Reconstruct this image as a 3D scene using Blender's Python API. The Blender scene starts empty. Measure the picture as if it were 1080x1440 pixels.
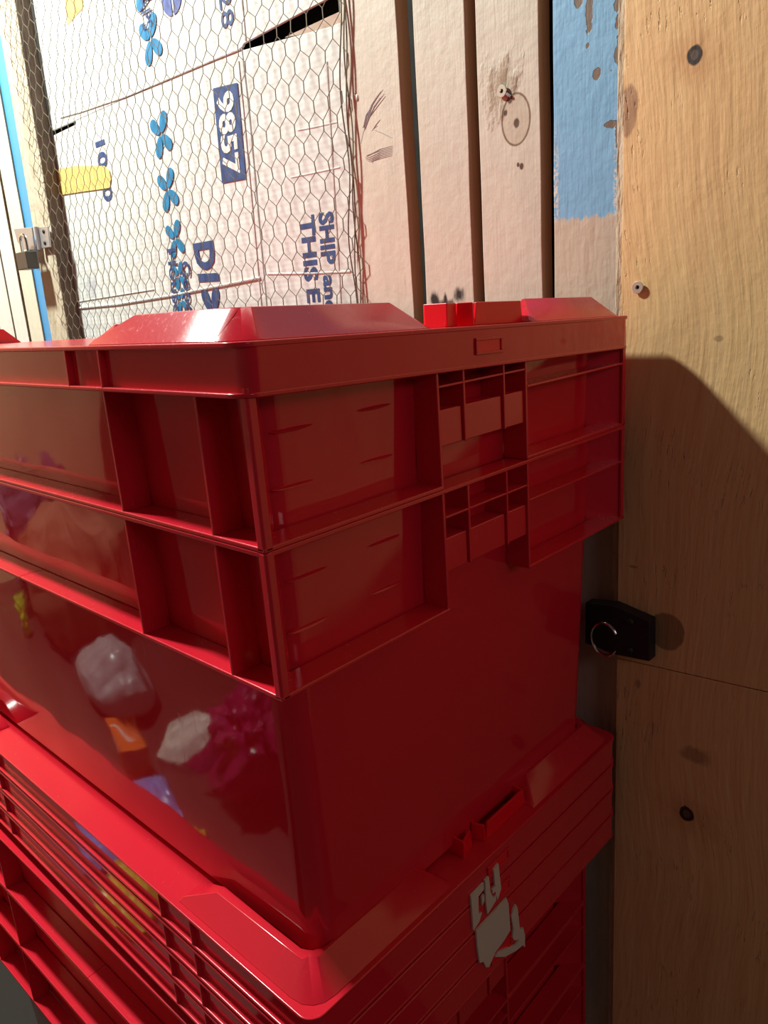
import bpy, bmesh, math, random
from mathutils import Vector, Matrix, noise as mnoise
random.seed(7)
S = bpy.context.scene
COL = S.collection
S.view_settings.view_transform = 'Standard'
S.view_settings.look = 'None'
S.view_settings.gamma = 1
S.view_settings.use_curve_mapping = False
S.view_settings.exposure = 0.0

# ------------------------------------------------------------------ materials
# wall scaled down uniformly about the camera position, which moves it nearer the crates
WS = .944
WO = (-.01251, -.01697, .00681)
class NT:
    """small helper for writing node maths"""
    def __init__(s, name):
        s.mat = bpy.data.materials.new(name); s.mat.use_nodes = True
        s.t = s.mat.node_tree; s.b = s.t.nodes['Principled BSDF']
        mp = s.n('ShaderNodeMapping'); s.t.links.new(s.n('ShaderNodeNewGeometry').outputs['Position'], mp.inputs['Vector'])
        mp.inputs['Scale'].default_value = (1 / WS,) * 3; mp.inputs['Location'].default_value = tuple(-o / WS for o in WO)
        s.pos = mp.outputs[0]          # position in wall coordinates from before the scaling about the camera
        s.obj = s.n('ShaderNodeTexCoord').outputs['Object']
    def n(s, kind, **kw):
        o = s.t.nodes.new(kind)
        for k, v in kw.items(): setattr(o, k, v)
        return o
    def put(s, sock, v):
        if hasattr(v, 'is_linked') or isinstance(v, bpy.types.NodeSocket): s.t.links.new(v, sock)
        else: sock.default_value = v
    def m(s, op, a, b=0.0, c=None, clamp=False):
        o = s.n('ShaderNodeMath', operation=op, use_clamp=clamp)
        s.put(o.inputs[0], a); s.put(o.inputs[1], b)
        if c is not None: s.put(o.inputs[2], c)
        return o.outputs[0]
    def sep(s, v):
        o = s.n('ShaderNodeSeparateXYZ'); s.put(o.inputs[0], v); return o.outputs
    def scale(s, v, sc, loc=(0, 0, 0)):
        o = s.n('ShaderNodeMapping'); s.put(o.inputs['Vector'], v)
        o.inputs['Scale'].default_value = sc; o.inputs['Location'].default_value = loc
        return o.outputs[0]
    def noise(s, v, scale, detail=3, rough=.55, dist=0.0):
        o = s.n('ShaderNodeTexNoise'); s.put(o.inputs['Vector'], v)
        o.inputs['Scale'].default_value = scale; o.inputs['Detail'].default_value = detail
        o.inputs['Roughness'].default_value = rough; o.inputs['Distortion'].default_value = dist
        return o.outputs['Fac']
    def step(s, v, lo, hi):
        o = s.n('ShaderNodeMapRange', interpolation_type='SMOOTHSTEP'); s.put(o.inputs[0], v)
        o.inputs[1].default_value = lo; o.inputs[2].default_value = hi
        return o.outputs[0]
    def mix(s, f, a, b):
        o = s.n('ShaderNodeMix', data_type='RGBA'); s.put(o.inputs[0], f)
        for q, v in ((o.inputs[6], a), (o.inputs[7], b)):
            if isinstance(v, tuple): q.default_value = (*v, 1)
            else: s.t.links.new(v, q)
        return o.outputs[2]
    def color(s, c):
        if isinstance(c, tuple): s.b.inputs['Base Color'].default_value = (*c, 1)
        else: s.t.links.new(c, s.b.inputs['Base Color'])
    def rough(s, r): s.put(s.b.inputs['Roughness'], r)
    def bump(s, h, dist, strength=1.0, prev=None):
        o = s.n('ShaderNodeBump'); s.put(o.inputs['Height'], h)
        o.inputs['Distance'].default_value = dist; o.inputs['Strength'].default_value = strength
        if prev is not None: s.t.links.new(prev, o.inputs['Normal'])
        s.t.links.new(o.outputs[0], s.b.inputs['Normal']); return o.outputs[0]
    def spot(s, v, cy, cz, ry, rz, nz=None, amp=.5, lo=0.0, hi=.5):
        """soft or ragged elliptical patch on the YZ plane"""
        x, y, z = s.sep(v)[0:3]
        a = s.m('DIVIDE', s.m('SUBTRACT', y, cy), ry); b = s.m('DIVIDE', s.m('SUBTRACT', z, cz), rz)
        d = s.m('SQRT', s.m('ADD', s.m('MULTIPLY', a, a), s.m('MULTIPLY', b, b)))
        e = s.m('SUBTRACT', 1.0, d)
        if nz is not None: e = s.m('ADD', e, s.m('MULTIPLY', s.m('SUBTRACT', nz, .5), amp * 2))
        return s.step(e, lo, hi)

def simple(name, col, rough=.5, metal=0, bump=0, bscale=200):
    N = NT(name); N.color(col); N.rough(rough); N.b.inputs['Metallic'].default_value = metal
    if bump: N.bump(N.noise(N.obj, bscale), bump)
    return N.mat

def red_plastic(name, col, rough, wave, wscale, grain=.00003):
    N = NT(name)
    f = N.noise(N.obj, 7, 2)
    N.color(N.mix(f, tuple(c * .93 for c in col), tuple(min(1, c * 1.05) for c in col)))
    sc = N.noise(N.scale(N.obj, (60, 60, 9)), 6, 3)
    N.rough(N.m('ADD', rough, N.m('MULTIPLY', N.step(sc, .55, .8), .12)))
    N.b.inputs['IOR'].default_value = 1.56
    h = N.m('MULTIPLY', N.noise(N.obj, wscale, 1, .4), wave)
    h = N.m('ADD', h, N.m('MULTIPLY', N.noise(N.obj, 420, 2), grain))
    N.bump(h, 1.0)
    return N.mat

RED = (.67, .015, .034)
M = {}
M['body'] = red_plastic('glossy_red_plastic', RED, .045, .0035, 9, .000006)
M['skirt'] = red_plastic('mirror_red_plastic', RED, .06, .0006, 14, .000005)
M['flange'] = red_plastic('satin_red_plastic', RED, .2, .0006, 10)
M['lid'] = red_plastic('lid_red_plastic', RED, .2, .0006, 12)
M['slot'] = simple('slot_red', (.85, .004, .02), .3)
M['paper'] = simple('torn_paper', (.62, .55, .47), .8, bump=.0003)
M['steel'] = simple('dull_zinc', (.50, .52, .54), .38, .7, .0002, 90)
M['black_metal'] = simple('black_painted_metal', (.012, .012, .012), .55, 0)
M['chrome'] = simple('chrome_ring', (.8, .8, .8), .12, 1)
M['wire'] = simple('galvanised_wire', (.17, .145, .105), .5, .2)
M['print_blue'] = simple('navy_print', (.035, .075, .22), .6)
M['petal_blue'] = simple('cyan_print', (.012, .22, .45), .6)
M['print_white'] = simple('white_print', (.82, .82, .80), .6)
M['tan_board'] = simple('kraft_face', (.62, .42, .15), .8)
M['tape'] = simple('yellow_tape', (.85, .62, .20), .45)
M['pencil'] = simple('pencil_grey', (.33, .35, .37), .7)
M['screw'] = simple('screw_head', (.75, .7, .6), .35, .6)
M['dark'] = simple('dark_backing', (.02, .017, .014), .9)
M['concrete'] = simple('concrete_floor', (.02, .016, .012), .8, bump=.002, bscale=30)
M['room'] = simple('room_boards', (.92, .52, .30), .8, bump=.002, bscale=8)

def paint_board(name, base, extra=None, side=(.42, .28, .18)):
    N = NT(name)
    p = N.pos
    n1 = N.noise(N.scale(p, (1, 14, 3)), 3, 4)
    c = N.mix(n1, tuple(x * .80 for x in base), tuple(min(1, x * 1.10) for x in base))
    n2 = N.noise(N.scale(p, (1, 60, 8)), 4, 3)
    c = N.mix(N.m('MULTIPLY', N.step(n2, .60, .75), .35), c, (base[0] * .6, base[1] * .52, base[2] * .42))
    gr = N.noise(N.scale(p, (1, 220, 12)), 2, 4)
    blot = N.noise(p, 90, 2)
    h = N.m('ADD', N.m('MULTIPLY', gr, .00022), N.m('MULTIPLY', blot, .0005))
    if extra: c, h = extra(N, c, h)
    # bare timber on the sawn edges, paint on the face
    nx = N.sep(N.n('ShaderNodeNewGeometry').outputs['True Normal'])[0]
    face = N.step(N.m('ABSOLUTE', nx), .5, .8)
    c = N.mix(face, side, c)
    N.color(c); N.rough(.55); N.bump(h, 1.0)
    return N.mat

def ex_knot(N, c, h):
    p = N.pos; nz = N.noise(N.scale(p, (1, 1, .5)), 90, 4)
    s1 = N.spot(p, .168, .312, .030, .042, nz, 1.0, .1, .9)
    c = N.mix(N.m('MULTIPLY', s1, .75), c, (.27, .16, .075))
    a = N.spot(p, .1515, .279, .0175, .0245, None, 0, .0, .06)
    b = N.spot(p, .1515, .279, .0155, .0225, None, 0, .0, .06)
    ring = N.m('SUBTRACT', a, b)
    c = N.mix(N.m('MULTIPLY', a, .30), c, (.38, .24, .12))
    c = N.mix(N.m('MULTIPLY', ring, .9), c, (.16, .08, .03))
    for cy, cz, r in ((.151, .276, .004), (.163, .287, .003), (.158, .298, .004), (.146, .236, .003), (.150, .238, .002)):
        c = N.mix(N.spot(p, cy, cz, r, r * 1.3, nz, .6, 0, .4), c, (.10, .045, .02))
    h = N.m('ADD', h, N.m('MULTIPLY', s1, N.m('MULTIPLY', nz, .0012)))
    return c, h
def ex_burn(N, c, h):
    p = N.pos; nz = N.noise(N.scale(p, (1, 1, .6)), 60, 4)
    for cy, cz, ry, rz in ((.266, .117, .010, .013), (.229, .118, .011, .014), (.249, .108, .022, .010), (.249, .116, .004, .012)):
        c = N.mix(N.spot(p, cy, cz, ry, rz, nz, .8, .1, .7), c, (.02, .02, .018))
    return c, h
def ex_blue(N, c, h):
    p = N.pos; x, y, z = N.sep(p)[0:3]
    nz = N.noise(N.scale(p, (1, 60, 22)), 3, 4)
    blotch = N.noise(p, 26, 2)
    edge = N.m('ADD', z, N.m('MULTIPLY', N.m('SUBTRACT', nz, .5), .016))
    m = N.step(edge, .179, .1825)
    bl = N.mix(blotch, (.18, .43, .68), (.24, .51, .77))
    fine = N.noise(p, 420, 2)
    # dry brush skips down the two edges of the lower end
    e1 = N.m('MULTIPLY', N.step(N.m('ABSOLUTE', N.m('SUBTRACT', y, .077)), .026, .031), N.m('SUBTRACT', 1.0, N.step(z, .21, .28)))
    skip = N.m('MULTIPLY', e1, N.step(fine, .48, .54))
    bl = N.mix(skip, bl, (.72, .68, .60))
    c = N.mix(m, c, bl)
    cn = N.noise(p, 130, 3)
    for cy, cz, ry, rz in ((.083, .362, .006, .006), (.0735, .350, .0035, .022), (.066, .300, .004, .0045), (.075, .324, .002, .0025),
                           (.045, .313, .004, .013), (.046, .350, .004, .008), (.046, .335, .003, .006), (.052, .256, .008, .003),
                           (.045, .247, .003, .012), (.052, .299, .001, .001)):
        k = N.spot(p, cy, cz, ry, rz, cn, .9, .05, .15)
        c = N.mix(k, c, (.19, .13, .09)); h = N.m('SUBTRACT', h, N.m('MULTIPLY', k, .0008))
    for cy, cz, ry, rz in ((.070, .185, .0012, .02), (.076, .165, .001, .03)):
        c = N.mix(N.m('MULTIPLY', N.spot(p, cy, cz - .02, ry * 3, rz, None, 0, 0, .6), .25), c, (.35, .22, .12))
    h = N.m('ADD', h, N.m('MULTIPLY', N.noise(N.scale(p, (1, 1, .4)), 130, 2), .0004))
    return c, h
BEIGE = (.67, .62, .51)
M['b_plain'] = paint_board('beige_painted_board', BEIGE)
M['b_knot'] = paint_board('beige_board_with_knot', BEIGE, ex_knot)
M['b_burn'] = paint_board('beige_board_with_scorch', BEIGE, ex_burn)
M['b_blue'] = paint_board('blue_over_beige_board', (.62, .54, .42), ex_blue)
M['b_cream'] = paint_board('cream_board', (.74, .70, .56), side=(.35, .28, .17))
M['b_white'] = paint_board('white_board', (.80, .79, .72), side=(.35, .28, .17))
M['b_strip'] = simple('light_blue_paint', (.07, .33, .66), .4, bump=.0005, bscale=60)

def post_mat():
    N = NT('rough_weathered_post'); p = N.pos
    n = N.noise(N.scale(p, (8, 8, 1.6)), 6, 6, .7)
    c = N.mix(n, (.30, .22, .13), (.78, .70, .54))
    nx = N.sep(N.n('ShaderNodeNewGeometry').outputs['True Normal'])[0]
    c = N.mix(N.step(N.m('ABSOLUTE', nx), .5, .8), N.mix(n, (.05, .03, .02), (.22, .16, .12)), c)  # shade of the side faces put into the colour
    N.color(c); N.rough(.85)
    N.bump(N.noise(N.scale(p, (40, 40, 9)), 3, 4), .006)
    return N.mat
M['post'] = post_mat()

def ply_mat():
    N = NT('plywood'); p = N.pos
    w = N.noise(N.scale(p, (1, 9, 1.6)), 1.6, 3)
    warp = N.n('ShaderNodeVectorMath', operation='ADD'); N.t.links.new(p, warp.inputs[0])
    cmb = N.n('ShaderNodeCombineXYZ'); N.put(cmb.inputs[1], N.m('MULTIPLY', N.m('SUBTRACT', N.noise(p, 3.5, 1), .5), .07))
    N.t.links.new(cmb.outputs[0], warp.inputs[1]); q = warp.outputs[0]
    g1 = N.noise(N.scale(q, (1, 34, 1.0)), 2.2, 4, .6)
    g2 = N.noise(N.scale(q, (1, 160, 6)), 2, 3)
    c = N.mix(g1, (.76, .45, .18), (.95, .67, .34))
    c = N.mix(N.m('MULTIPLY', N.step(w, .45, .75), .45), c, (.70, .38, .17))
    c = N.mix(N.m('MULTIPLY', N.step(g2, .5, .8), .25), c, (.40, .18, .06))
    # knots
    kn = N.noise(p, 60, 2)
    for cy, cz, r in ((-.026, .291, .0075), (-.045, -.412, .0085)):
        c = N.mix(N.m('MULTIPLY', N.spot(p, cy, cz, r * 5, r * 4, kn, .5, 0, 1), .45), c, (.50, .20, .06))
        k = N.spot(p, cy, cz, r, r * 1.15, kn, .3, .05, .25); c = N.mix(k, c, (.035, .02, .015))
        k = N.spot(p, cy, cz, r * .5, r * .6, kn, .3, .05, .3); c = N.mix(k, c, (.12, .08, .06))
    k = N.spot(p, .030, .262, .010, .022, kn, .3, 0, .2); c = N.mix(N.m('MULTIPLY', k, .7), c, (.30, .14, .085))
    k = N.spot(p, .012, .045, .0, .0) if False else None
    k = N.spot(p, -.018, -.214, .019, .021, kn, .1, 0, .12); c = N.mix(N.m('MULTIPLY', k, .65), c, (.14, .06, .028))
    for cy, cz, ry, rz in ((.018, -.153, .006, .002), (-.055, .068, .005, .003), (-.05, -.34, .02, .012), (.01, -.28, .004, .008)):
        k = N.spot(p, cy, cz, ry, rz, kn, .5, 0, .5); c = N.mix(N.m('MULTIPLY', k, .5), c, (.16, .07, .03))
    N.color(c); N.rough(.62)
    cr = N.noise(N.scale(q, (1, 46, 9)), 7, 3, .6)
    crk = N.m('MULTIPLY', N.step(cr, .60, .70), N.step(N.noise(p, 11, 2), .50, .62))
    h = N.m('SUBTRACT', N.m('MULTIPLY', N.noise(N.scale(q, (1, 60, 6)), 3, 3), .0007), N.m('MULTIPLY', crk, .0009))
    h = N.m('ADD', h, N.m('MULTIPLY', N.noise(p, 60, 3), .0006))
    N.bump(h, 1.0)
    return N.mat
M['ply'] = ply_mat()

def card_mat():
    N = NT('white_cardboard'); p = N.pos
    x, y, z = N.sep(p)[0:3]
    n = N.noise(p, 6, 3)
    c = N.mix(n, (.66, .68, .64), (.77, .80, .78))
    # faint smudged stamps in the print
    sm = N.noise(p, 220, 3)
    for cy, cz, ry, rz in ((1.01, .55, .012, .06), (1.115, .18, .03, .03)):
        k = N.spot(p, cy, cz, ry, rz, sm, 1.1, .2, .5); c = N.mix(N.m('MULTIPLY', k, .35), c, (.25, .28, .42))
    N.color(c); N.rough(.7)
    flute = N.m('SINE', N.m('MULTIPLY', z, 900.0))
    h = N.m('ADD', N.m('MULTIPLY', N.noise(p, 22, 3), .0016), N.m('MULTIPLY', flute, .00004))
    N.bump(h, 1.0)
    return N.mat
M['card'] = card_mat()

# ------------------------------------------------------------------ mesh helpers
def tag(o, label=None, cat=None, group=None, kind=None):
    if label: o['label'] = label
    if cat: o['category'] = cat
    if group: o['group'] = group
    if kind: o['kind'] = kind
    return o
def empty(name, loc=(0, 0, 0), rot=(0, 0, 0)):
    o = bpy.data.objects.new(name, None); COL.objects.link(o); o.location = loc; o.rotation_euler = rot
    o.empty_display_size = .05
    return o
def rrect(x0, x1, y0, y1, r, seg=6):
    if r <= 0: return [(x0, y0), (x1, y0), (x1, y1), (x0, y1)]
    P = []
    for cx, cy, a0 in ((x0 + r, y0 + r, 180), (x1 - r, y0 + r, 270), (x1 - r, y1 - r, 0), (x0 + r, y1 - r, 90)):
        for i in range(seg + 1):
            a = math.radians(a0 + 90 * i / seg); P.append((cx + r * math.cos(a), cy + r * math.sin(a)))
    return P
class MB:
    def __init__(s): s.v = []; s.f = []
    def add(s, V, F):
        k = len(s.v); s.v += [tuple(p) for p in V]; s.f += [tuple(i + k for i in f) for f in F]
    def box(s, x0, x1, y0, y1, z0, z1):
        V = [(x, y, z) for z in (z0, z1) for y in (y0, y1) for x in (x0, x1)]
        s.add(V, [(0, 2, 3, 1), (4, 5, 7, 6), (0, 1, 5, 4), (2, 6, 7, 3), (0, 4, 6, 2), (1, 3, 7, 5)])
    def hexa(s, V):   # bottom 4 ccw, top 4 ccw
        s.add(V, [(3, 2, 1, 0), (4, 5, 6, 7), (0, 1, 5, 4), (1, 2, 6, 5), (2, 3, 7, 6), (3, 0, 4, 7)])
    def loops(s, L, cap0=True, cap1=True):
        n = len(L[0]); V = [p for l in L for p in l]; F = []
        for k in range(len(L) - 1):
            for i in range(n):
                j = (i + 1) % n; F.append((k * n + i, k * n + j, (k + 1) * n + j, (k + 1) * n + i))
        if cap0: F.append(tuple(range(n))[::-1])
        if cap1: F.append(tuple((len(L) - 1) * n + i for i in range(n)))
        s.add(V, F)
    def prism(s, P, z0, z1): s.loops([[(x, y, z0) for x, y in P], [(x, y, z1) for x, y in P]])
    def ring(s, A, B, z0, z1):
        """A outer, B inner with the same count"""
        L = [[(x, y, z1) for x, y in A], [(x, y, z0) for x, y in A], [(x, y, z0) for x, y in B], [(x, y, z1) for x, y in B]]
        n = len(A); V = [p for l in L for p in l]; F = []
        for k in range(4):
            k2 = (k + 1) % 4
            for i in range(n):
                j = (i + 1) % n; F.append((k * n + i, k2 * n + i, k2 * n + j, k * n + j))
        s.add(V, F)
    def yz(s, P, x0, x1):   # polygon in y,z extruded in x
        s.loops([[(x0, y, z) for y, z in P], [(x1, y, z) for y, z in P]])
    def tube(s, P, r, seg=8, caps=True):
        P = [Vector(p) for p in P]; L = []
        for i, p in enumerate(P):
            d = (P[min(i + 1, len(P) - 1)] - P[max(i - 1, 0)]).normalized()
            u = d.orthogonal().normalized() if i == 0 else (u - d * u.dot(d)).normalized()
            w = d.cross(u)
            rr = r[i] if isinstance(r, (list, tuple)) else r
            L.append([tuple(p + (u * math.cos(a) + w * math.sin(a)) * rr) for a in [2 * math.pi * k / seg for k in range(seg)]])
        s.loops(L, caps, caps)
    def ellipsoid(s, c, r, nu=12, nv=8):
        L = []
        for j in range(1, nv):
            t = math.pi * j / nv
            L.append([(c[0] + r[0] * math.sin(t) * math.cos(a), c[1] + r[1] * math.sin(t) * math.sin(a), c[2] - r[2] * math.cos(t)) for a in [2 * math.pi * k / nu for k in range(nu)]])
        s.loops(L)
    def build(s, name, mat, parent=None, world=False, bevel=0, smooth=35, seg=2):
        me = bpy.data.meshes.new(name); V = s.v
        if world and parent is not None:
            l = parent.location; V = [(a - l.x, b - l.y, c - l.z) for a, b, c in V]
        me.from_pydata(V, [], s.f)
        bm = bmesh.new(); bm.from_mesh(me); bmesh.ops.recalc_face_normals(bm, faces=bm.faces)
        if smooth:
            lim = math.radians(smooth)
            for f in bm.faces: f.smooth = True
            for e in bm.edges: e.smooth = len(e.link_faces) == 2 and e.calc_face_angle(9) < lim
        bm.to_mesh(me); bm.free()
        me.materials.append(mat)
        o = bpy.data.objects.new(name, me); COL.objects.link(o)
        if parent is not None: o.parent = parent
        if bevel:
            b = o.modifiers.new('bevel', 'BEVEL'); b.width = bevel; b.segments = seg; b.limit_method = 'ANGLE'; b.angle_limit = math.radians(40)
            b.harden_normals = True
        return o
def copy_tree(o, parent=None):
    c = o.copy(); COL.objects.link(c)
    if parent is not None: c.parent = parent
    for ch in list(o.children): copy_tree(ch, c)
    return c

# ------------------------------------------------------------------ crate
W, L, H = .40, .69, .308
def crate():
    t = empty('storage_crate')
    # tapered hollow body
    def out(z, off):
        k = -z / H
        return [(x, y, z) for x, y in rrect(.018 + .010 * k + off, W - .016 - .006 * k - off, .019 + .011 * k + off, L - .019 - .011 * k - off, max(.002, .018 - off), 8)]
    b = MB(); zs = [0, -.04, -.085, -.15, -.22, -.27, -H + .006]
    loops = [out(z, 0) for z in zs] + [out(-H, .005)] + [out(-H, .05)]
    inner = [out(z, .0022) for z in zs] + [out(-H + .003, .006)]
    b.loops(inner[::-1] + loops, True, True)
    b.build('body', M['body'], t, smooth=25)
    # rim
    r = MB(); r.ring(rrect(0, W, 0, L, .006, 8), rrect(.0195, W - .0175, .0205, L - .0205, .0175, 8), -.0028, 0)
    r.build('rim', M['flange'], t, bevel=.0007)
    # bottom lip of the flange, cut away at both handles
    def lip_half(y0, s):
        a, b_ = .1475, .2445
        P = [(0, 0), (a, 0), (a, .0208), (.0205, .0208), (.0205, L / 2), (0, L / 2)]
        Q = [(b_, 0), (W, 0), (W, L / 2), (W - .0185, L / 2), (W - .0185, .0208), (b_, .0208)]
        return [[(x, y0 + s * y) for x, y in R] for R in (P, Q)]
    l = MB()
    for y0, s in ((0, 1), (L, -1)):
        for P in lip_half(y0, s): l.prism(P, -.085, -.0822)
    l.build('bottom_lip', M['flange'], t, bevel=.0009)
    # corner posts
    for cx, cy, sx, sy in ((0, 0, 1, 1), (W, 0, -1, 1), (0, L, 1, -1), (W, L, -1, -1)):
        p = MB(); q = .0035
        P = [(0, .001), (.001, 0), (.006, 0), (.006, .0022), (.0035, .0035), (.0022, .006), (0, .006)]
        P = [(cx + sx * x, cy + sy * y) for x, y in P]
        p.prism(P, -.0845, -.0005)
        # web back to the body
        p.hexa([(cx + sx * .002, cy + sy * .004, -.084), (cx + sx * .004, cy + sy * .002, -.084), (cx + sx * .0265, cy + sy * .0245, -.084), (cx + sx * .0245, cy + sy * .0265, -.084),
                (cx + sx * .002, cy + sy * .004, -.001), (cx + sx * .004, cy + sy * .002, -.001), (cx + sx * .0265, cy + sy * .0245, -.001), (cx + sx * .0245, cy + sy * .0265, -.001)])
        p.build('corner_post', M['flange'], t, bevel=.0007)
    # upright ribs
    def rib(x0, x1, y0, y1, z0=-.083, z1=-.002):
        m = MB(); m.box(x0, x1, y0, y1, z0, z1); m.build('rib', M['flange'], t, bevel=.0007)
    for y in (.0455, .1445, L - .1445, L - .0455):
        rib(.0004, .0205, y - .0013, y + .0013); rib(W - .0185, W - .0004, y - .0013, y + .0013)
    for x in (.1462, .2457):
        rib(x - .0013, x + .0013, .0004, .0208); rib(x - .0013, x + .0013, L - .0208, L - .0004)
    # shelf ledge beside the handle
    for y0, y1 in ((.0004, .0205), (L - .0205, L - .0004)):
        m = MB(); m.box(.247, W - .0006, y0, y1, -.0325, -.0305); m.build('ledge', M['flange'], t, bevel=.0006)
    # handle grids
    for y0, s in ((0, 1), (L, -1)):
        g = MB()
        def bx(x0, x1, a, b_, z0, z1):
            ya, yb = y0 + s * a, y0 + s * b_; g.box(x0, x1, min(ya, yb), max(ya, yb), z0, z1)
        bx(.1475, .2445, .0006, .0200, -.0200, -.0184)
        bx(.1718, .1740, .0004, .0200, -.0575, -.002); bx(.2172, .2192, .0004, .0200, -.0575, -.002)
        g.build('handle_grid', M['flange'], t, bevel=.0005)
        g = MB()
        for a, c in ((.1476, .1712), (.1746, .2166), (.2198, .2444)): bx(a, c, .0022, .0200, -.0575, -.034)
        g.build('handle_grip', M['flange'], t, bevel=.0008)
        for x, z in ((.043, -.0285), (.108, -.0265), (.041, -.0600), (.108, -.0585)):
            d = MB(); yy = y0 + s * (.019 - .011 * z / H)
            L_ = []
            for i in range(11):
                q = i / 10 * 2 - 1; w = math.sqrt(max(0, 1 - q * q)) + .02
                cx = x + .0155 * q
                L_.append([(cx, yy + s * .001, z - .0020 * w), (cx, yy - s * .0022 * w, z - .0008 * w), (cx, yy - s * .0014 * w, z + .0003 * w), (cx, yy + s * .001, z + .0012 * w)])
            d.loops(L_)
            d.build('finger_ridge', M['flange'], t, smooth=60)
    return t
protoC = crate()
def place(root, loc, rot, label, group, names=None):
    root.location = loc; root.rotation_euler = rot; root['label'] = label; root['group'] = group
crates = [(0, 0, .085, 'red plastic crate with ribbed flange directly under the topmost lid', 0),
          (0, 0, 0, 'tall glossy red crate standing on the stack of lids, wedged around the crate above', 0),
          (.000, .030, -.440, 'dark red crate directly beneath the stacked lids', 1.0),
          (.000, .030, -.525, 'red crate second below the stacked lids, its lip showing at lower left', 1.0),
          (.000, .030, -.610, 'bottom red crate of the whole stack, resting on the floor', 1.0)]
for i, (x, y, z, lab, rz) in enumerate(crates):
    o = protoC if i == 0 else copy_tree(protoC)
    o.location = (x, y, z); o.rotation_euler = (0, 0, math.radians(rz)); tag(o, lab, 'crate', 'nested red storage crates')

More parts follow.
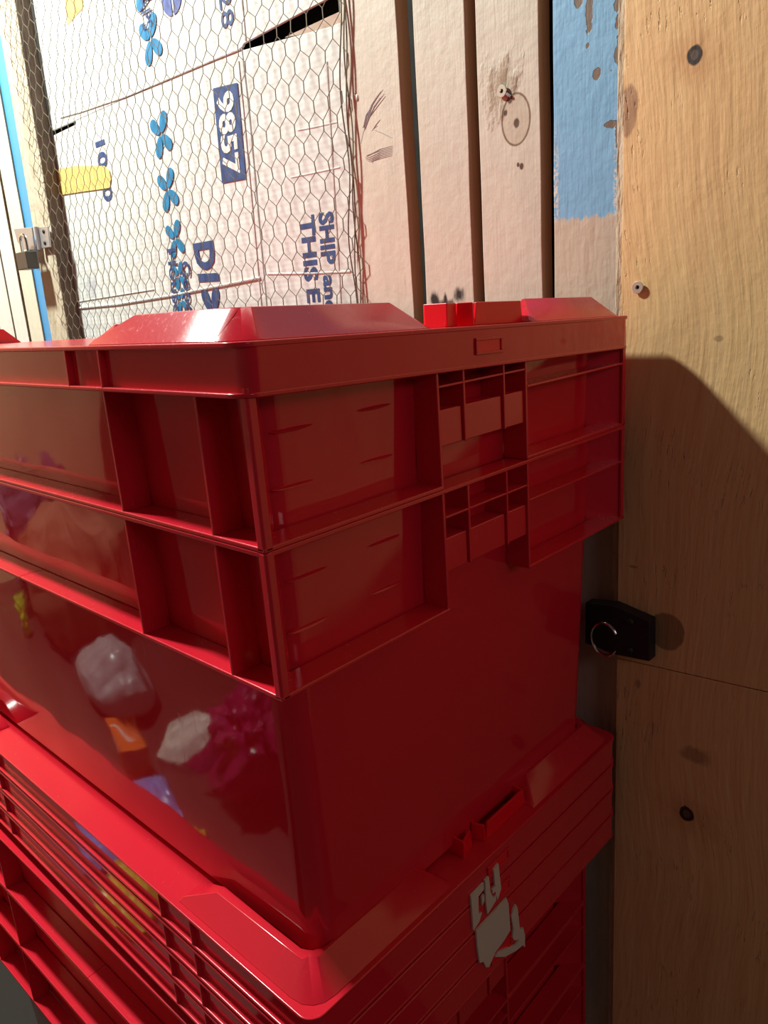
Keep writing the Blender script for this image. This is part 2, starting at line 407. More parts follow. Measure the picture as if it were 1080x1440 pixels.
# ------------------------------------------------------------------ lid
LH = .027
def lid():
    t = empty('crate_lid')
    e = .004
    p = MB()
    p.prism(rrect(-e, W + e, -.0031, L + .0031, .012, 8), -.003, 0); p.build('top_plate', M['lid'], t, bevel=.0009)
    s = MB(); s.ring(rrect(0, W, -.0028, L + .0028, .0095, 8), rrect(.002, W - .002, -.0008, L + .0008, .0075, 8), -.0258, -.0025)
    s.build('skirt', M['skirt'], t, smooth=50)
    l = MB(); l.ring(rrect(-e, W + e, -.0031, L + .0031, .012, 8), rrect(.003, W - .003, .000, L, .0065, 8), -.027, -.0243)
    l.build('bottom_lip', M['lid'], t, bevel=.0009)
    for y in (.1345, .178, L - .178, L - .1345):
        for x0, x1 in ((-.0038, .0008), (W - .0008, W + .0038)):
            m = MB(); m.box(x0, x1, y - .0013, y + .0013, -.0262, -.0006); m.build('rib', M['lid'], t, bevel=.0009)
    # label slot on the short side
    for y0, s_ in ((-.0028, -1), (L + .0028, 1)):
        f = MB()
        def bx(m, x0, x1, d, z0, z1):
            a, b = y0, y0 + s_ * d; m.box(x0, x1, min(a, b), max(a, b), z0, z1)
        bx(f, .182, .2125, .0014, -.0185, -.0167); bx(f, .182, .2125, .0014, -.0095, -.0077)
        bx(f, .182, .1845, .0014, -.0167, -.0095); bx(f, .210, .2125, .0014, -.0167, -.0095)
        fo = f.build('slot_frame', M['lid'], t, bevel=.0004)
        q = MB(); bx(q, .1845, .210, .0005, -.0167, -.0095); q.build('slot', M['slot'], fo)
    # raised corner ridges
    h = .0165
    def ridge(fx, fy, le, se):
        def T(x, y, z): return (x if fx > 0 else W - x, y if fy > 0 else L - y, z)
        # sections run from the long-side end round the corner to the short-side end
        secs = []
        def sec(p): secs.append([T(*q) for q in p])
        sec([(.0010, le + .012, 0), (.0040, le + .010, .003), (.0240, le + .010, .003), (.0250, le + .012, 0)])
        sec([(.0008, le, 0), (.0160, le - .022, h), (.0230, le - .022, h), (.0245, le, 0)])
        sec([(.0008, .060, 0), (.0160, .060, h), (.0220, .060, h), (.0245, .060, 0)])
        sec([(.0008, .022, 0), (.0160, .026, h), (.0220, .034, h), (.0245, .036, 0)])
        n = 4
        for i in range(1, n):
            a = math.radians(180 + 90 * i / n)
            def arc(c, r): return (c + r * math.cos(a), c + r * math.sin(a))
            o, q, u, v = arc(.020, .0192), arc(.0275, .008), arc(.034, .011), arc(.036, .0115)
            sec([(*o, 0), (*q, h), (*u, h), (*v, 0)])
        sec([(.022, .0008, 0), (.026, .0195, h), (.034, .0220, h), (.036, .0245, 0)])
        sec([(.060, .0008, 0), (.060, .0195, h), (.060, .0220, h), (.060, .0245, 0)])
        sec([(se, .0008, 0), (se - .014, .0195, h), (se - .014, .0220, h), (se, .0245, 0)])
        sec([(se + .004, .0010, 0), (se + .003, .0040, .001), (se + .003, .0240, .001), (se + .004, .0250, 0)])
        m = MB(); m.loops(secs); m.build('corner_ridge', M['lid'], t, bevel=.0012, smooth=40)
    ridge(1, 1, .143, .141); ridge(-1, 1, .143, .139)
    ridge(1, -1, .143, .165); ridge(-1, -1, .143, .118)
    # clip tabs between the ridges on the short sides
    for fy in (1,):
        def T(x, y, z): return (x, y if fy > 0 else L - y, z)
        c = MB(); hh = .0150
        def wall(a, b, th, z1a=hh, z1b=hh, lean=.0):
            ax, ay = a; bx_, by = b; d = Vector((bx_ - ax, by - ay)).normalized(); n_ = Vector((-d.y, d.x)) * th
            V = [T(ax, ay, 0), T(bx_, by, 0), T(bx_ + n_.x, by + n_.y, 0), T(ax + n_.x, ay + n_.y, 0),
                 T(ax + d.x * lean, ay + d.y * lean, z1a), T(bx_ - d.x * lean, by - d.y * lean, z1b), T(bx_ - d.x * lean + n_.x, by - d.y * lean + n_.y, z1b), T(ax + d.x * lean + n_.x, ay + d.y * lean + n_.y, z1a)]
            c.hexa(V)
        wall((.1715, .030), (.1715, .011), .0022); wall((.1715, .011), (.189, .016), .0022, hh, hh, .0022); wall((.173, .030), (.187, .028), .0022)
        c.build('clip_tab', M['slot'], t, bevel=.0006); c = MB()
        wall((.1955, .040), (.1955, .020), .0022, hh, hh, .001); wall((.2000, .010), (.259, .011), .0022, hh, hh, .0025)
        wall((.2000, .010), (.1955, .022), .0022, hh, hh, .001); wall((.257, .012), (.259, .036), .0022); wall((.197, .038), (.258, .036), .0022, hh, hh, .002)
        c.build('clip_tab', M['slot'], t, bevel=.0006)
    return t
protoL = lid()
tilt = math.atan2(.0135, .40)
lids = [((0, 0, .1065), (0, tilt, 0), 'topmost red lid, slightly tilted, closing the upper crate of the stack', 0),
        ((0, .008, -.310), (0, 0, 0), 'upper of the four stacked red lids, the tall crate standing on it', 1),
        ((0, .008, -.339), (0, 0, 0), 'second of the four stacked red lids under the tall crate', 1),
        ((0, .008, -.368), (0, 0, 0), 'third of the four stacked red lids under the tall crate', 1),
        ((0, .008, -.397), (0, 0, 0), 'lowest of the four stacked red lids, lying on the lower crates', 1)]
lid_objs = []
for i, (loc, rot, lab, g) in enumerate(lids):
    o = protoL if i == 0 else copy_tree(protoL)
    o.location = loc; o.rotation_euler = rot; tag(o, lab, 'crate lid', 'red crate lids'); lid_objs.append(o)
# torn label remnants on the short side of the stacked lids
def xz(m, P, y0, y1): m.loops([[(x, y0, z) for x, z in P], [(x, y1, z) for x, z in P]])
ys = .008 - .0032
m = MB()
xz(m, [(.158, -.327), (.1745, -.326), (.1745, -.332), (.167, -.334), (.1665, -.350), (.171, -.352), (.1665, -.358), (.159, -.3605)], ys - .0017, ys)
xz(m, [(.1715, -.338), (.1745, -.337), (.1745, -.343), (.1715, -.346)], ys - .0017, ys)
xz(m, [(.1765, -.3255), (.1815, -.325), (.183, -.341), (.187, -.350), (.1905, -.348), (.190, -.354), (.178, -.359), (.1765, -.345)], ys - .0017, ys)
xz(m, [(.1885, -.3235), (.195, -.322), (.1975, -.348), (.192, -.3555), (.1895, -.345), (.186, -.345), (.186, -.341), (.1895, -.340)], ys - .0017, ys)
o = m.build('label_remnant', M['paper'], lid_objs[1], world=True, smooth=0); o['label'] = 'torn white paper label remnant'
m = MB()
xz(m, [(.1625, -.3635), (.2045, -.3625), (.207, -.370), (.2085, -.398), (.199, -.4015), (.186, -.4035), (.177, -.411), (.173, -.408), (.170, -.400), (.165, -.397), (.163, -.380)], ys - .0017, ys)
o = m.build('label_remnant', M['paper'], lid_objs[3], world=True, smooth=0); o['label'] = 'torn white paper label remnant'
m = MB()
xz(m, [(.2105, -.385), (.2175, -.378), (.220, -.384), (.2225, -.408), (.2275, -.410), (.230, -.420), (.2295, -.4325), (.2265, -.428), (.216, -.4255), (.200, -.4190), (.186, -.4080), (.190, -.4060), (.204, -.4130), (.216, -.4190), (.222, -.4180), (.214, -.4130), (.2115, -.408), (.213, -.400)], ys - .0017, ys)
o = m.build('label_remnant', M['paper'], lid_objs[4], world=True, smooth=0); o['label'] = 'frayed end of torn white tape'

# ------------------------------------------------------------------ back wall (the wall runs along Y, facing -X)
FX = .47
Z0, Z1 = -1.04, 1.15
WALL0 = set(COL.objects)
def struct(name, m, mat, bevel=0, smooth=0):
    o = m.build(name, mat, None, bevel=bevel, smooth=smooth); tag(o, kind='structure'); return o

def board(name, P, mat, label, cat, x0=FX, th=.02, bevel=.0012, group=None):
    """P: (y left, y right) at bottom and at top"""
    (yl0, yr0), (yl1, yr1) = P
    # ragged long edges so that the sawn arris is not ruler straight
    n = 40; lft = []; rgt = []
    sd = random.random() * 50
    for i in range(n + 1):
        k = i / n; z = Z0 + (Z1 - Z0) * k
        a = yl0 + (yl1 - yl0) * k + .0011 * (mnoise.noise(Vector((sd, 0, z * 14))))
        b = yr0 + (yr1 - yr0) * k + .0011 * (mnoise.noise(Vector((sd + 9, 0, z * 14))))
        lft.append((a, z)); rgt.append((b, z))
    m = MB()
    Ls = []
    for (a, z), (b, _) in zip(lft, rgt): Ls.append([(x0, a, z), (x0, b, z), (x0 + th, b, z), (x0 + th, a, z)])
    m.loops(Ls)
    t = empty(name, (x0 + th / 2, (yl0 + yr0) / 2, Z0))
    m.build('timber', mat, t, world=True, bevel=bevel, smooth=0)
    tag(t, label, cat, group)
    return t
G = 'upright boards of the wall'
def slope(y, z, dy=0): return y
b1 = board('wall_board', ((.3875 + .004, .292), (.3875 - .012, .300)), M['b_plain'], 'beige upright board right of the chicken wire with grey pencil scribbles', 'board', group=G)
b2 = board('wall_board', ((.284, .211), (.270, .208)), M['b_burn'], 'beige upright board with a black scorch mark low down', 'board', group=G)
b3 = board('wall_board', ((.200, .123), (.193, .125)), M['b_knot'], 'beige upright board with a brown knot stain and a screw', 'board', group=G)
b4 = board('wall_board', ((.1125, .044), (.109, .044)), M['b_blue'], 'beige upright board with chipped blue paint over its upper part', 'board', group=G)

# screws
def screw(c, r, parent, stick=.004):
    m = MB(); x, y, z = c
    rings = []
    for d, rr in ((0, r * .5), (-.001, r * .75), (-.0022, r), (-.0028, r * .92), (-.0028, r * .36), (-.0012, r * .26)):
        rings.append([(x + d - stick * .0, y + rr * math.cos(a), z + rr * math.sin(a)) for a in [2 * math.pi * k / 16 for k in range(16)]])
    m.loops(rings, True, False)
    o = m.build('screw', M['screw'], parent, world=True)
    q = MB(); s_ = r * .25
    q.add([(x - .0011, y + s_ * 1.1 * math.cos(a), z + s_ * 1.1 * math.sin(a)) for a in [2 * math.pi * k / 8 for k in range(8)]], [tuple(range(8))])
    q.build('drive_recess', M['dark'], o, world=True) if False else None
    d = MB(); d.box(x - .0014, x - .001, y - s_, y + s_, z - s_, z + s_)
    dd = d.build('drive_recess', M['dark'], o); dd.data.transform(Matrix.Translation(-Vector(parent.location)))
    return o
screw((FX, .1655, .3065), .0058, b3)
m = MB(); m.tube([(FX - .0012, .163, .3055), (FX - .0016, .158, .3015), (FX - .0008, .156, .300)], .0014, 6)
m.build('bent_nail', M['pencil'], b3, world=True)
m = MB(); m.ellipsoid((FX, .3625, .3415), (.0012, .0022, .0038)); m.build('nail_head', M['screw'], b1, world=True)

# pencil scribbles on the first board
def strokes(name, lines, parent, r=.00045):
    m = MB()
    for P in lines:
        m.tube([(FX - .0002, y, z) for y, z in P], [r * (.5 if i in (0, len(P) - 1) else 1) for i in range(len(P))], 5)
    return m.build(name, M['pencil'], parent, world=True)
ln = []
for k in range(9):
    a = random.uniform(-.002, .002); b = random.uniform(-.004, .004)
    ln.append([(.3555 + a, .306 + k * .0006 + b * .3), (.350 + a, .318 + b), (.3415 - k * .0013, .331 + b), (.332 - k * .0016, .338 + b)])
ln += [[(.343, .304), (.336, .309), (.329, .313)], [(.341, .3055), (.334, .3075)], [(.339, .304), (.326, .298), (.313, .291)], [(.356, .306), (.362, .294)]]
strokes('pencil_mark', ln, b1, .00025)
ln = []
for k in range(7):
    z = .2725 + k * .0016; w = .5 + .5 * math.sin(k / 9 * math.pi)
    ln.append([(.335 + .021 * w, z - .002), (.345, z - .0005 + random.uniform(-.001, .001)), (.333, z + .001), (.3165 - .003 * w, z + .0012)])
strokes('pencil_mark', ln, b1, .00025)

# plywood sheets, standing proud of the boards on the right
PX = .458
def sheet(P, label):
    t = empty('plywood_sheet', (PX + .006, P[0][0], min(p[1] for p in P)))
    m = MB(); m.yz(P, PX, PX + .012)
    m.build('panel', M['ply'], t, world=True, bevel=.0006, smooth=0)
    tag(t, label, 'plywood sheet', 'plywood sheets on the wall'); return t
seam = lambda y: -.2580 + (.031 - y) * .055
pU = sheet([(.034, -.2575), (-1.6, -.2575 + 1.634 * .055), (-1.6, Z1), (.034, Z1)], 'upper plywood sheet right of the boards, lit along its top')
pL = sheet([(.034, Z0), (-1.6, Z0), (-1.6, -.2586 + 1.634 * .055), (.034, -.2586)], 'lower plywood sheet in shadow below the seam')
screw((PX, .0175, .1145), .0055, pU)
# stud between the blue board and the plywood
m = MB(); m.box(.463, .515, .0345, .0428, Z0, Z1); t = empty('backing_stud', (.49, .035, Z0)); tag(t, 'grey-brown timber stud in the narrow gap left of the plywood', 'stud')
m.build('timber', M['post'], t, world=True, bevel=.001)

# black hasp low on the plywood, with its ring
t = empty('hasp', (PX, .025, -.22)); tag(t, 'black metal hasp bridging the board and the plywood seam', 'hasp')
m = MB(); m.yz([(.062, -.196), (.031, -.192), (-.0075, -.200), (-.0085, -.243), (.031, -.246), (.062, -.242)], PX - .016, PX - .0015)
m.build('strap', M['black_metal'], t, world=True, bevel=.0012)
m = MB(); m.tube([(PX - .016, .040 + .0145 * math.cos(a), -.2315 + .018 * math.sin(a)) for a in [math.radians(-150 + 10 * k) for k in range(31)]], .0016, 8)
o = m.build('staple_ring', M['chrome'], t, world=True); o['label'] = 'shiny steel ring'
for z in (-.205, -.236):
    m = MB(); m.ellipsoid((PX - .017, .012, z), (.0025, .004, .004)); m.build('rivet', M['black_metal'], t, world=True)

# post at the left of the wire panel, blue strip, more boards
t = empty('frame_post', (.485, 1.2, Z0)); tag(t, 'rough weathered wooden post at the left edge of the chicken wire', 'post')
n = 50; Ls = []
for i in range(n + 1):
    k = i / n; z = Z0 + (Z1 - Z0) * k; zz = (z - .1) / .55
    yr = 1.184 - .021 * zz + .002 * mnoise.noise(Vector((3, 1, z * 9))); yl = 1.262 - .020 * zz + .002 * mnoise.noise(Vector((7, 1, z * 9)))
    Ls.append([(FX, yl, z), (FX, yr, z), (.499, yr, z), (.499, yl, z)])
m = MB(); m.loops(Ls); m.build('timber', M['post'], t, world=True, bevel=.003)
m = MB(); m.yz([(1.345, Z0), (1.270, Z0), (1.248, Z1), (1.275, Z1)], .476, .49); o = m.build('painted_strip', M['b_strip'], None); tag(o, 'bright light-blue painted strip left of the rough post', 'strip')
bL = []
def lb(y0, y1, mat, lab, x=.470): return board('wall_board', ((y0 + .012, y1 + .012), (y0 - .03, y1 - .03)), M[mat], lab, 'board', x0=x, group='cream boards at the far left')
lb(1.372, 1.312, 'b_cream', 'narrow cream board left of the blue strip, behind the padlock', .472)
lb(1.440, 1.379, 'b_white', 'white board second to the left of the blue strip')
lb(1.530, 1.458, 'b_white', 'white board third to the left of the blue strip', .474)
lb(1.640, 1.538, 'b_cream', 'cream board at the extreme left edge', .472)

# zinc hasp with padlock on the left frame
t = empty('zinc_hasp', (.462, 1.24, .26)); tag(t, 'grey zinc hasp plate across the blue strip and the post', 'hasp')
m = MB(); m.yz([(1.306, .303), (1.224, .297), (1.229, .257), (1.282, .262), (1.300, .278)], .455, .458); m.build('flap', M['steel'], t, world=True, bevel=.0008)
m = MB(); m.yz([(1.212, .296), (1.172, .293), (1.178, .257), (1.216, .258)], .462, .465); m.build('hinge_plate', M['steel'], t, world=True, bevel=.0008)
m = MB(); m.tube([(.460, 1.2175, .256), (.460, 1.2155, .297)], .0042, 10); m.build('hinge_barrel', M['steel'], t, world=True)
for y, z in ((1.192, .286), (1.195, .266)):
    m = MB(); m.ellipsoid((.4615, y, z), (.002, .004, .004)); m.build('rivet', M['black_metal'], t, world=True)
t = empty('padlock', (.444, 1.25, .224)); tag(t, 'small dark padlock hanging from the zinc hasp', 'padlock')
m = MB(); m.box(.430, .452, 1.215, 1.262, .222, .254); o = m.build('lock_body', simple('padlock_brass_dark', (.09, .085, .075), .4, .5), t, world=True, bevel=.002)
m = MB(); m.tube([(.441, 1.226, .252), (.441, 1.226, .272)] + [(.441, 1.239 - .013 * math.cos(a), .272 + .013 * math.sin(a)) for a in [math.pi * k / 8 for k in range(1, 8)]] + [(.441, 1.252, .272), (.441, 1.252, .252)], .0028, 8)
m.build('shackle', M['chrome'], t, world=True)

# ------------------------------------------------------------------ cardboard behind the wire
CX = .50; CT = .004
card = empty('flattened_cardboard_box', (CX + .002, .8, 0)); tag(card, 'white flattened cardboard box with blue printing behind the chicken wire', 'cardboard box')
cz = -.05
m = MB()
m.yz([(1.168, .4575), (1.076, .4570), (.75, .4560), (.596, .4540), (.592, .4575), (.429, .4640), (.400, .466), (.400, .80), (1.150, .80)], CX, CX + CT)
m.build('upper_panel', M['card'], card, world=True, bevel=.0008)
m = MB()
m.yz([(1.210, .4490), (1.078, .4510), (1.074, .4567), (.75, .4558), (.5975, .4538), (.5965, .381), (.6040, .112), (.606, cz), (1.225, cz), (1.205, .141)], CX + .0003, CX + .0003 + CT)
m.build('main_panel', M['card'], card, world=True, bevel=.0008)
m = MB()
m.yz([(.5945, .4505), (.430, .4350), (.400, .434), (.400, cz), (.602, cz), (.6005, .112), (.5925, .381)], CX - .0005, CX - .0005 + CT)
m.build('side_flap', M['card'], card, world=True, bevel=.0010)
m = MB(); m.yz([(.510, .4445), (.429, .4460), (.400, .446), (.400, .43), (.429, .433)], CX + .0006, CX + .003)
o = m.build('inner_flap', simple('pinkish_liner', (.55, .42, .33), .8), card, world=True); o['label'] = 'tan inside face of a flap'
m = MB(); m.yz([(1.250, .4480), (1.209, .4480), (1.205, .141), (1.03, .142), (.85, .147), (.85, .05), (1.225, .05), (1.270, .1)], CX + .006, CX + .008)
o = m.build('kraft_edge', M['tan_board'], card, world=True); o['label'] = 'tan kraft edge'
m = MB(); m.yz([(1.043, .640), (.975, .640), (.985, .616), (.992, .606), (1.049, .597)], CX - .0005, CX)
o = m.build('kraft_patch', M['tan_board'], card, world=True); o['label'] = 'tan patch'
m = MB(); m.yz([(1.241, .398), (1.10, .3875), (1.000, .372), (.985, .362), (.984, .348), (.993, .336), (1.10, .344), (1.235, .353)], CX - .0012, CX - .0004)
m.build('tape', M['tape'], card, world=True)
# creases
def crease(P, w=.0022, d=.0012):
    m = MB(); m.tube([(CX - .0002, y, z) for y, z in P], w * .5, 6); return m.build('crease', M['card'], card, world=True)
crease([(1.128, .472), (1.05, .466), (.90, .4585), (.75, .4558), (.66, .4545), (.60, .4530)], .003)
crease([(.522, .283), (.48, .282), (.429, .281)]); crease([(.500, .336), (.472, .334), (.427, .332)]); crease([(.592, .166), (.50, .160), (.425, .157)], .003)
crease([(1.205, .1445), (1.03, .1445), (.85, .150), (.61, .162)], .004); crease([(1.205, .156), (.9, .163)], .002)
crease([(.437, .40), (.441, .30), (.447, .12)], .003); crease([(.581, .70), (.586, .46)], .0025); crease([(.606, .44), (.607, .38), (.615, .11)], .002)
# printing
def text(s, yb, yt, zs, ze, mat, parent, x=CX - .0009, bold=.02, dz=0, name='printed_text'):
    """lettering reading downwards, tops toward -Y, fitted into the given box"""
    cu = bpy.data.curves.new('t', 'FONT'); cu.body = s; cu.offset = bold; cu.resolution_u = 3
    ob = bpy.data.objects.new('t', cu); COL.objects.link(ob)
    bpy.context.view_layer.update()
    dg = bpy.context.evaluated_depsgraph_get(); me = bpy.data.meshes.new_from_object(ob.evaluated_get(dg))
    bpy.data.objects.remove(ob)
    xs = [v.co.x for v in me.vertices]; ys_ = [v.co.y for v in me.vertices]
    x0, x1, y0, y1 = min(xs), max(xs), min(ys_), max(ys_)
    l = parent.location
    for v in me.vertices:
        u = (v.co.x - x0) / (x1 - x0); w = (v.co.y - y0) / (y1 - y0)
        v.co = Vector((x, yb + (yt - yb) * w - dz * u, zs + (ze - zs) * u)) - l
    me.materials.clear(); me.materials.append(mat)
    o = bpy.data.objects.new(name, me); COL.objects.link(o); o.parent = parent
    return o
def flat(name, P, mat, parent, x=CX - .0007):
    m = MB(); m.yz(P, x, x + .0003); return m.build(name, mat, parent, world=True, smooth=0)
plate = flat('printed_block', [(.669, .4205), (.613, .4155), (.617, .2955), (.674, .2975)], M['print_blue'], card)
text('9857', .6635, .624, .4105, .3045, M['print_white'], card, x=CX - .0012, bold=.035, dz=-.004)
text('528', .633, .606, .548, .484, M['print_blue'], card, bold=.005)
text('1000', 1.020, .987, .412, .316, M['print_blue'], card, x=CX - .0003, bold=.03, dz=-.001)
text('D', .7665, .7135, .2235, .1830, M['print_blue'], card, bold=.045)
flat('printed_bar', [(.7655, .1785), (.7115, .1760), (.7105, .1645), (.7645, .1660)], M['print_blue'], card)
text('SHIP', .4755, .4470, .2330, .1690, M['print_blue'], card, bold=.035, dz=-.003)
text('and', .4775, .4540, .1560, .1080, M['print_blue'], card, bold=.035, dz=-.001)
text('THIS', .5120, .4835, .2330, .1500, M['print_blue'], card, bold=.035, dz=-.003)
text('E', .5130, .4860, .1400, .1220, M['print_blue'], card, bold=.035)
text('APS', .8230, .7960, .5750, .5300, M['print_blue'], card, bold=.0, x=CX - .0018)
text('House', .8420, .8180, .2220, .1180, M['print_blue'], card, bold=.02, x=CX - .0018, dz=-.006)
text('Good', .8060, .7820, .2000, .1180, M['print_blue'], card, bold=.02, x=CX - .0018, dz=-.006)
def petal(cy, cz, ly, lz, w, mat, m, x):
    d = Vector((ly, lz)); Ld = d.length; d.normalize(); n_ = Vector((-d.y, d.x)); P = []
    for k in range(20):
        a = 2 * math.pi * k / 20; u = math.cos(a); v = math.sin(a) * (1 + .25 * u)
        P.append((cy + d.x * Ld * .5 * (1 + u) * 1.0 + n_.x * w * v, cz + d.y * Ld * .5 * (1 + u) + n_.y * w * v))
    m.yz(P, x, x + .0003)
def logo(cy, cz, s, mat='petal_blue'):
    m = MB(); g = .0025
    for ly, lz in ((.023, .020), (-.018, .028), (.015, -.030), (-.024, -.022)):
        dd = Vector((ly, lz)).normalized() * g
        petal(cy + dd.x, cz + dd.y, ly * s, lz * s, .0092 * s, None, m, CX - .0012)
    m.build('printed_butterfly', M[mat], card, world=True, smooth=0)
for cy, cz, s in ((.808, .5165, 1.0), (.8145, .388, .97), (.8165, .309, .95), (.815, .236, .85), (.818, .180, .62), (.822, .142, .55), (.812, .590, 1.0), (.742, .152, 0)):
    if s: logo(cy, cz, s)
def disc(cy, cz, ry, rz, split, nm, a0=0):
    m = MB()
    for sgn in (-1, 1):
        P = [(cy + sgn * split, cz + rz * math.sin(a)) if False else (cy + sgn * (split + (ry - split) * math.cos(a)), cz + rz * math.sin(a)) for a in [math.radians(-90 + 180 * k / 14) for k in range(15)]]
        m.yz(P, CX - .0010, CX - .0007)
    return m.build(nm, simple('violet_blue_print', (.10, .14, .38), .6), card, world=True, smooth=0)
disc(.741, .556, .026, .026, .0022, 'printed_disc')
m = MB()
for sgn in (-1, 1): petal(.738 + sgn * .003, .118, sgn * .016, .038, .0095, None, m, CX - .0010)
m.build('printed_petals', M['print_blue'], card, world=True, smooth=0)

# ------------------------------------------------------------------ chicken wire
wire = empty('chicken_wire_panel', (FX - .004, .78, -.02)); tag(wire, 'rusty hexagonal chicken wire netting stretched in front of the cardboard', 'wire netting')
def warp(y, z):
    n = mnoise.noise(Vector((y * 5, z * 5, 1.3))); n2 = mnoise.noise(Vector((y * 5, z * 5, 8.1))); n3 = mnoise.noise(Vector((y * 22, z * 22, 4.4)))
    # the netting is skewed as it was pulled over the frame
    yy = y + .010 * n + .0022 * n3 + (z - .1) * .03
    zz = z + .010 * n2 + .0022 * mnoise.noise(Vector((y * 22, z * 22, 14.4)))
    return (FX - .0035 - .0018 * (n3 + n) - .002, yy, zz)
pw, tw, dh = .0255, .0115, .0110
m = MB(); rows = int(.86 / (tw + dh)); cols = int(.83 / pw) + 1
def seg(a, b, r, k=3):
    P = [Vector(warp(a[0] + (b[0] - a[0]) * i / k, a[1] + (b[1] - a[1]) * i / k)) for i in range(k + 1)]
    m.tube(P, r, 4, False)
YR = .372
for r in range(rows):
    z = -.02 + r * (tw + dh)
    off = pw / 2 if r % 2 else 0
    for c in range(cols + 1):
        y = YR + off + c * pw
        if y > 1.19: continue
        seg((y, z), (y, z + tw), .00068, 2)
        for s_ in (-1, 1):
            y2 = y + s_ * pw / 2
            if y2 < YR - .001: continue
            seg((y, z + tw), (y2, z + tw + dh), .00048, 1)
m.build('netting', M['wire'], wire, world=True, smooth=60)
m = MB()
def selv(y0, ph, amp):
    P = []
    for i in range(200):
        z = -.05 + i * .0045; k = (z - .1) / .35
        y = y0 + .380 - .013 * k + amp * math.sin(z * 38 + ph) + .0035 * mnoise.noise(Vector((z * 9, ph, 0)))
        P.append((FX - .0045 + amp * .6 * math.cos(z * 38 + ph), y, z))
    m.tube(P, .0009, 6)
selv(0, 0, .0022); selv(.001, 2.5, .0022); selv(.009, 1.2, .004)
m.build('selvedge_wires', M['wire'], wire, world=True)

# scale the wall assembly about the camera position, bringing it nearer
for o in set(COL.objects) - WALL0:
    if o.parent is None: o.location = [a * WS + b for a, b in zip(o.location, WO)]
    if o.type == 'MESH': o.data.transform(Matrix.Scale(WS, 4))
# room shell
FL = -.9182
m = MB(); m.box(.495, .52, -2.2, 2.62, FL, 1.3); struct('wall_back', m, M['dark'])
m = MB(); m.box(-1.32, .52, -2.2, 2.62, FL - .03, FL); struct('floor', m, M['concrete'])
m = MB(); m.box(-1.34, .52, 2.6, 2.64, FL, 1.3); struct('wall_end', m, M['room'])
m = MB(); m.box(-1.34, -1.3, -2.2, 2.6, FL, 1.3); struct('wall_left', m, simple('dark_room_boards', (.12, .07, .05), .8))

# bench and clutter beside the stack, seen mirrored in the glossy crate sides
BT = -.66
t = empty('workbench', (-.62, 1.25, FL)); tag(t, 'low wooden bench left of the crates, mirrored in the glossy crate side', 'bench')
m = MB(); m.box(-1.0, -.085, .30, 2.1, BT - .03, BT); m.build('bench_top', simple('bench_wood', (.10, .03, .025), .5, bump=.001, bscale=12), t, world=True, bevel=.003)
for x in (-.96, -.16):
    for y in (.36, 2.05):
        m = MB(); m.box(x - .025, x + .025, y - .025, y + .025, FL, BT - .03); m.build('leg', M['room'], t, world=True, bevel=.002)
def bag(name, c, r, mat, label, cat, rough_n=.25, sx=3.0, pleat=0):
    t = MB(); nu, nv = 48, 30; Ls = []
    for j in range(1, nv):
        th = math.pi * j / nv; row = []
        for k in range(nu):
            a = 2 * math.pi * k / nu
            d_ = Vector((math.sin(th) * math.cos(a), math.sin(th) * math.sin(a), -math.cos(th)))
            f = 1 + rough_n * mnoise.turbulence(d_ * sx + Vector(c), 4, False) - rough_n * .5 + pleat * math.sin(a * 13 + 2 * d_.z) * math.sin(th)
            p = Vector(c) + Vector((d_.x * r[0], d_.y * r[1], d_.z * r[2])) * f
            row.append((p.x, p.y, max(p.z, BT + .001)))
        Ls.append(row)
    t.loops(Ls); o = t.build(name, mat, None, smooth=25); tag(o, label, cat); return o
def film(name, col, r=.25): 
    return simple(name, col, r)
bag('magenta_bag', (-.37, .60, -.575), (.10, .12, .10), film('magenta_film', (.45, .02, .12)), 'crumpled magenta bag mirrored near the crate corner', 'bag', .3)
bag('pleated_sack', (-.46, 1.42, -.50), (.14, .20, .20), film('brown_sack', (.42, .15, .08), .7), 'brown pleated sack mirrored in the middle of the crate side', 'sack', .12, 2, .07)
bag('white_bag', (-.35, 1.08, -.60), (.08, .12, .075), film('white_film', (.42, .38, .40)), 'small crumpled white bag mirrored below the brown sack', 'bag', .12, 2)
bag('violet_bag', (-.50, 1.78, -.47), (.17, .22, .22), film('violet_film', (.24, .11, .17), .15), 'dark violet glossy bag mirrored at the left edge', 'bag', .35, 5)
bag('lime_pouch', (-.30, 1.60, -.60), (.03, .035, .07), film('lime_film', (.45, .55, .05)), 'yellow-green pouch mirrored at the far left', 'pouch', .3)
t = empty('orange_box', (-.25, .87, BT)); t.rotation_euler = (0, 0, .3); tag(t, 'small orange box with a white bracket mark, mirrored in the crate side', 'box')
m = MB(); m.box(-.02, .02, -.062, .062, 0, .065); m.build('carton', simple('orange_card', (.9, .15, .01), .45), t, bevel=.0015)
m = MB(); m.box(.0200, .0206, -.03, .024, .044, .049); m.box(.0200, .0206, .019, .024, .012, .044); m.box(-.008, -.004, -.035, .03, .0650, .0656); m.box(-.004, .014, .025, .03, .0650, .0656)
m.build('bracket_mark', M['print_white'], t, smooth=0)
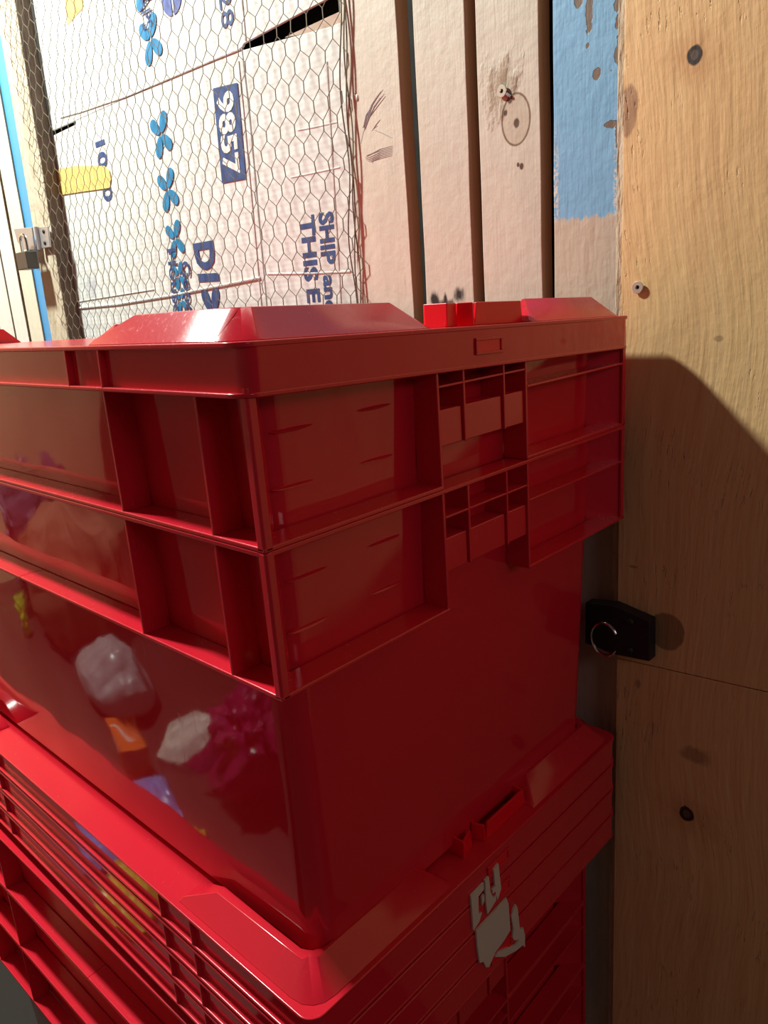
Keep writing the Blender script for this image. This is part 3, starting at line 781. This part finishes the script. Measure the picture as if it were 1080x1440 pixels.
for i, (x, y, rz, col, nm, lab) in enumerate(((-.19, .725, .4, (.20, .30, .75), 'blue_packet', 'crumpled blue packet mirrored beside the orange box'), (-.36, .80, -.5, (.85, .80, .72), 'white_packet', 'crumpled off-white packet mirrored beside the orange box'),
                                        (-.15, .585, .9, (.85, .60, .08), 'yellow_packet', 'crumpled yellow packet mirrored near the crate corner'))):
    m = MB(); n = 14; top = []; bot = []
    V = []; F = []
    for a in range(n + 1):
        for b in range(n + 1):
            u = a / n - .5; v = b / n - .5; h = .016 * (1 - 4 * u * u) ** .5 * (1 - 4 * v * v) ** .5 + .012 * abs(mnoise.noise(Vector((u * 7 + i * 3, v * 7, i))))
            V.append((u * .10, v * .13, .003 + h * 1.6 + .006))
    for a in range(n + 1):
        for b in range(n + 1): V.append(((a / n - .5) * .10, (b / n - .5) * .13, .001))
    q = (n + 1) ** 2
    for a in range(n):
        for b in range(n):
            k = a * (n + 1) + b; F.append((k, k + n + 1, k + n + 2, k + 1)); F.append((q + k, q + k + 1, q + k + n + 2, q + k + n + 1))
    for a in range(n):
        for (k, k2) in ((a, a + 1), (n * (n + 1) + a, n * (n + 1) + a + 1), (a * (n + 1), (a + 1) * (n + 1)), (a * (n + 1) + n, (a + 1) * (n + 1) + n)): F.append((k, k2, q + k2, q + k))
    m.add(V, F); o = m.build(nm, simple(nm + '_film', col, .25), None, smooth=25); o.location = (x, y, BT); o.rotation_euler = (0, 0, rz); tag(o, lab, 'packet')

# ------------------------------------------------------------------ light and camera
w = bpy.data.worlds.new('World'); S.world = w; w.use_nodes = True
w.node_tree.nodes['Background'].inputs[0].default_value = (.30, .26, .30, 1)
w.node_tree.nodes['Background'].inputs[1].default_value = .08
def area(name, loc, target, size, power, col, sy=None):
    d = bpy.data.lights.new(name, 'AREA'); d.energy = power; d.color = col; d.size = size
    if sy: d.shape = 'RECTANGLE'; d.size_y = sy
    o = bpy.data.objects.new(name, d); COL.objects.link(o); o.location = loc
    o.rotation_euler = (Vector(target) - Vector(loc)).to_track_quat('-Z', 'Y').to_euler(); return o
d = bpy.data.lights.new('room_lamp', 'POINT'); d.energy = 190; d.color = (.95, 1, .92); d.shadow_soft_size = .06
o = bpy.data.objects.new('room_lamp', d); COL.objects.link(o); o.location = (-.175, 1.22, 1.32)
d = bpy.data.lights.new('fill_light', 'POINT'); d.energy = 17; d.color = (1, .80, .84); d.shadow_soft_size = .3  # unseen fill light, added to lift the short crate faces
o = bpy.data.objects.new('fill_light', d); COL.objects.link(o); o.location = (-.35, -2.3, .9)

c = bpy.data.cameras.new('camera'); cam = bpy.data.objects.new('camera', c); COL.objects.link(cam); S.camera = cam
c.sensor_fit = 'VERTICAL'; c.sensor_height = 36; c.sensor_width = 27; c.lens = 36 * 1073.83 / 1440; c.clip_start = .01
R = ((.679409, -.730351, -.070645), (-.244045, -.134121, -.960444), (.691986, .669775, -.269362))
right, down, fwd = Vector(R[0]), Vector(R[1]), Vector(R[2])
mw = Matrix.Identity(4)
for i in range(3): mw[i][0] = right[i]; mw[i][1] = -down[i]; mw[i][2] = -fwd[i]
mw.translation = Vector((-.223395, -.302949, .121598)); cam.matrix_world = mw
